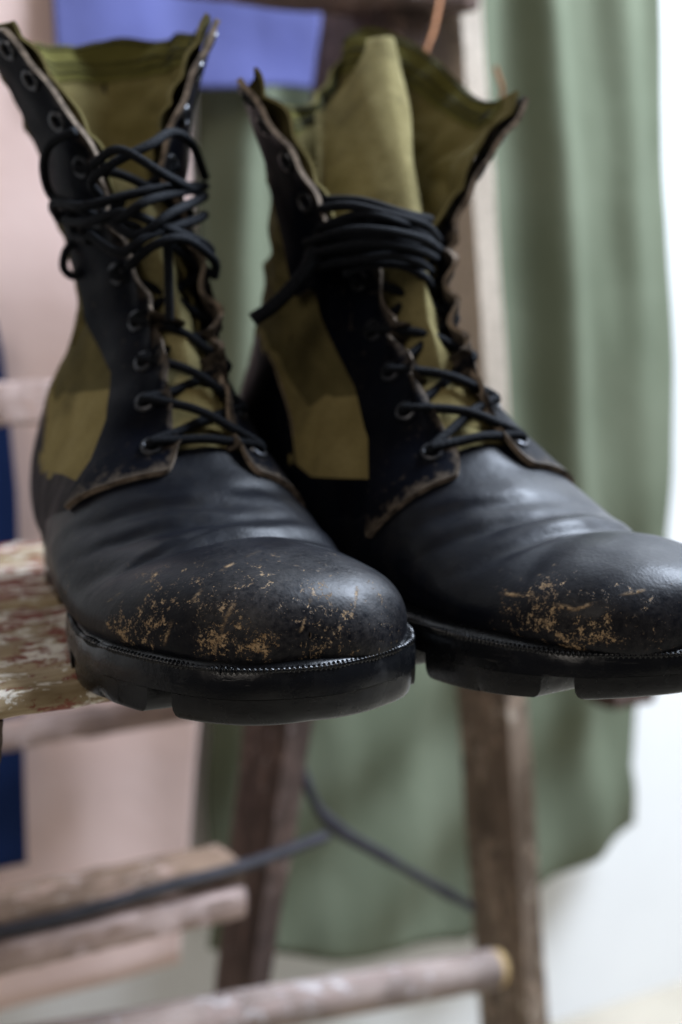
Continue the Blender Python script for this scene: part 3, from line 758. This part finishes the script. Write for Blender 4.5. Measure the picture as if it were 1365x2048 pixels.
# ---- the nearer boot at the left
O1, H1 = (-0.0124, 0.4378, STEP_Z), R(20)
W1 = to_local(O1, H1)
FL1 = smooth_rim([(q, *W1(x, y, d)) for q, x, y, d in (
    (-1.0, 22, 50, .572), (-.78, -45, 60, .600), (-.45, -20, 86, .665), (-.1, 130, 98, .722), (.3, 290, 92, .722), (.65, 395, 72, .680), (1.0, 428, 32, .612))])
B1 = Boot(+1, 17.7, FL1, -0.34, [.010, .0125, .0120, .0125, .0110, .009, .010])
B1.spring = 0.0; B1.counter = 0.010; B1.face_w = (0.046, 0.046); B1.tongue_taper = 0.35
B1.over, B1.tongue_top = (0.010, 0.045, -0.004), 17.9
def lace1(b, root, eye):
    parts = threaded(7, eye, random.Random(3))
    for pts in (
        [(412, 372, .615), (330, 376, .572), (250, 392, .562), (170, 412, .564), (108, 408, .590), (118, 440, .62)],
        [(200, 392, .566), (184, 362, .562), (230, 325, .560), (300, 290, .566), (345, 265, .585), (385, 290, .600), (411, 355, .615)],
        [(150, 262, .570), (100, 290, .578), (88, 340, .590), (108, 396, .596), (170, 420, .570)],
        [(168, 470, .612), (135, 498, .612), (128, 535, .612), (148, 552, .612), (168, 530, .612), (172, 490, .612)],
        [(185, 330, .562), (240, 300, .556), (330, 350, .562), (410, 392, .61)],
        [(255, 535, .562), (310, 490, .556), (370, 478, .562), (428, 520, .585), (430, 555, .59)],
        [(178, 470, .565), (240, 505, .556), (300, 470, .556), (392, 440, .585), (410, 430, .60)],
        [(200, 425, .562), (270, 470, .556), (345, 425, .562), (408, 395, .60)],
        [(130, 440, .585), (175, 445, .565), (250, 425, .556), (330, 455, .562), (405, 485, .585), (425, 505, .59)],
        [(140, 425, .60), (150, 470, .60), (178, 482, .585)],
        [(120, 400, .585), (220, 440, .560), (300, 400, .556), (400, 375, .60)],
        [(335, 480, .560), (338, 560, .566), (340, 640, .568)]):
        parts.append(tube_mesh([W1(*p) for p in pts], LR, 8, 0.0006, rib_r))
    V, F = join(parts); make('lace', V, F, LACE, root, sharp=0)
WEAR1 = dict(scuff=[(-.0478, .0424, .0219, .0065, .95), (-.0414, .0324, .0287, .0085, .85), (-.0347, .0254, .0329, .0070, .62), (-.0251, .0174, .0355, .0070, .72),
    (-.0204, .0224, .0424, .0065, .55), (-.0249, .0126, .0234, .0065, .85), (-.0179, .0082, .0287, .0060, .60), (-.0137, .0057, .0224, .0055, 1.0), (-.0056, .0052, .0332, .0080, .48),
    (.0008, .0041, .0314, .0090, .62), (.0098, .0059, .0352, .0095, .62), (.0161, .0043, .0269, .0090, .62), (.0276, .0119, .0361, .0095, .45), (.0316, .0086, .0230, .0085, .50),
    (-.056, .085, .026, .012, .30), (.006, .0045, .021, .006, .7), (-.036, .040, .040, .016, .36), (-.010, .016, .045, .018, .44), (.012, .010, .042, .018, .44), (-.028, .028, .040, .014, .42)],
    dust=[(-.010, .010, .036, .022, .9), (.020, .012, .033, .022, .8), (-.052, .060, .026, .022, .45), (.0, .03, .05, .02, .4)],
    scratch=[((-.0250, .0126, .0237), (-.0178, .0140, .0383), .0007), ((-.0294, .0235, .0372), (-.0127, .0317, .0479), .0006), ((-.0127, .0317, .0479), (-.0003, .0384, .0506), .0005),
        ((.0007, .0039, .0292), (.0076, .0103, .0413), .0006), ((-.0379, .0266, .0232), (-.0355, .0256, .0315), .0006), ((.0183, .0057, .0315), (.0245, .0154, .0408), .0005), ((-.0520, .0548, .0317), (-.0458, .0508, .0372), .0005)])
CREASES = [  # y0, bend, depth, width, centre, spread, slant
    (0.064, 0.012, 0.0024, 0.0030, -0.1, 0.9, 0.12), (0.079, 0.012, 0.0013, 0.0024, 0.2, 0.8, 0.05), (0.088, 0.014, 0.0012, 0.0026, 0.3, 0.7, -0.05),
    (0.096, 0.012, 0.0010, 0.0030, -0.5, 0.5, 0.15), (0.056, 0.006, 0.0006, 0.0012, -0.5, 0.4, -0.20), (0.074, 0.004, 0.0008, 0.0012, 0.6, 0.4, 0.25)]
build_boot(B1, O1, H1, 'black leather and olive canvas combat boot nearer the camera at the left, toe heavily scuffed', WEAR1, CREASES, ROWS, lace1)

# ---- the boot at the right
O2, H2 = (0.111, 0.453, STEP_Z), R(30)
W2 = to_local(O2, H2)
FL2 = smooth_rim([(q, *W2(x, y, d)) for q, x, y, d in (
    (-1.0, 492, 145, .600), (-.78, 500, 185, .645), (-.45, 598, 208, .715), (-.12, 690, 105, .750), (.05, 742, 62, .745), (.28, 835, 95, .735), (.52, 920, 165, .715), (.78, 985, 215, .675), (1.0, 1050, 188, .630))])
B2 = Boot(-1, 16.1, FL2, 0.02, [.010, .0120, .0130, .0130, .0140, .019, .020], 0.19)
B2.spring = 0.005; B2.counter = 0.034; B2.face_w = (0.036, 0.036); B2.tongue_taper = 0.6
B2.over, B2.tongue_top = (0.047, 0.098, 0.058), 18.4
def lace2(b, root, eye):
    parts = threaded(6, eye, random.Random(8))
    for pts in (
        [(640, 418, .622), (700, 412, .604), (780, 430, .600), (850, 450, .612), (878, 480, .64)],
        [(618, 472, .64), (680, 446, .612), (760, 448, .602), (840, 466, .610), (874, 495, .64)],
        [(610, 500, .64), (680, 478, .612), (760, 475, .602), (835, 490, .610), (878, 508, .64)],
        [(608, 522, .64), (680, 508, .613), (760, 498, .604), (830, 506, .610), (868, 532, .64)],
        [(612, 486, .625), (690, 462, .598), (770, 462, .592), (845, 478, .602), (880, 500, .63)],
        [(614, 512, .625), (690, 492, .598), (765, 487, .592), (838, 500, .602), (876, 520, .63)],
        [(625, 536, .625), (700, 522, .600), (770, 512, .595), (830, 520, .602), (868, 548, .63)],
        [(640, 400, .630), (720, 402, .610), (800, 425, .606), (862, 440, .625)],
        [(690, 548, .606), (740, 530, .600), (800, 530, .602), (850, 555, .612), (870, 592, .63)],
        [(640, 455, .625), (720, 430, .602), (800, 445, .600), (868, 470, .63)]):
        parts.append(tube_mesh([W2(p[0], p[1], p[2]-0.024) for p in pts], LR, 8, 0.0006, rib_r))
    parts.append(tube_mesh([W2(*p) for p in ((640, 480, .600), (612, 540, .592), (555, 605, .590), (506, 640, .590))], 0.0031, 8, 0.0008, rib_r))
    V, F = join(parts); make('lace', V, F, LACE, root, sharp=0)
WEAR2 = dict(scuff=[(-.0360, .0507, .0319, .0070, .60), (-.0345, .0400, .0300, .0080, .70), (-.0327, .0326, .0279, .0100, .78), (-.0267, .0216, .0226, .0095, .74), (-.0210, .0157, .0215, .0085, .68),
    (-.0141, .0119, .0332, .0070, .30), (-.0059, .0063, .0267, .0080, .55), (-.0250, .0200, .0300, .0100, .55)],
    dust=[(-.026, .024, .026, .016, .6), (-.004, .008, .030, .018, .5)],
    scratch=[((-.0347, .0524, .0341), (-.0258, .0229, .0325), .0007), ((-.0258, .0229, .0325), (-.0056, .0118, .0392), .0007), ((-.0307, .0409, .0366), (-.0312, .0289, .0252), .0006)])
build_boot(B2, O2, H2, 'black leather and olive canvas boot at the right, flaps splayed wide, lace wrapped round ankle', WEAR2, CREASES[:3]+[(0.058, -0.004, 0.0012, 0.005, 0.3, 0.7, 0.1)], ROWS, lace2)

# orange cord hanging behind the right boot
V, F = tube_mesh([at(*p) for p in ((888, -60, .93), (880, 0, .90), (868, 60, .86), (852, 120, .84), (880, 220, .83), (955, 255, .82), (1003, 195, .80), (991, 133, .80))], 0.0012, 8, 0.0015, rib_r)
CORD = plain('orange_cord_fibre', (0.30, 0.125, 0.050), 0.85, 0.2, 0.3, 500, 0.5, 0.0006)
tag(make('cord', V, F, CORD, None, sharp=0), 'thin orange cord hanging from the ladder top behind the right boot collar', 'cord')
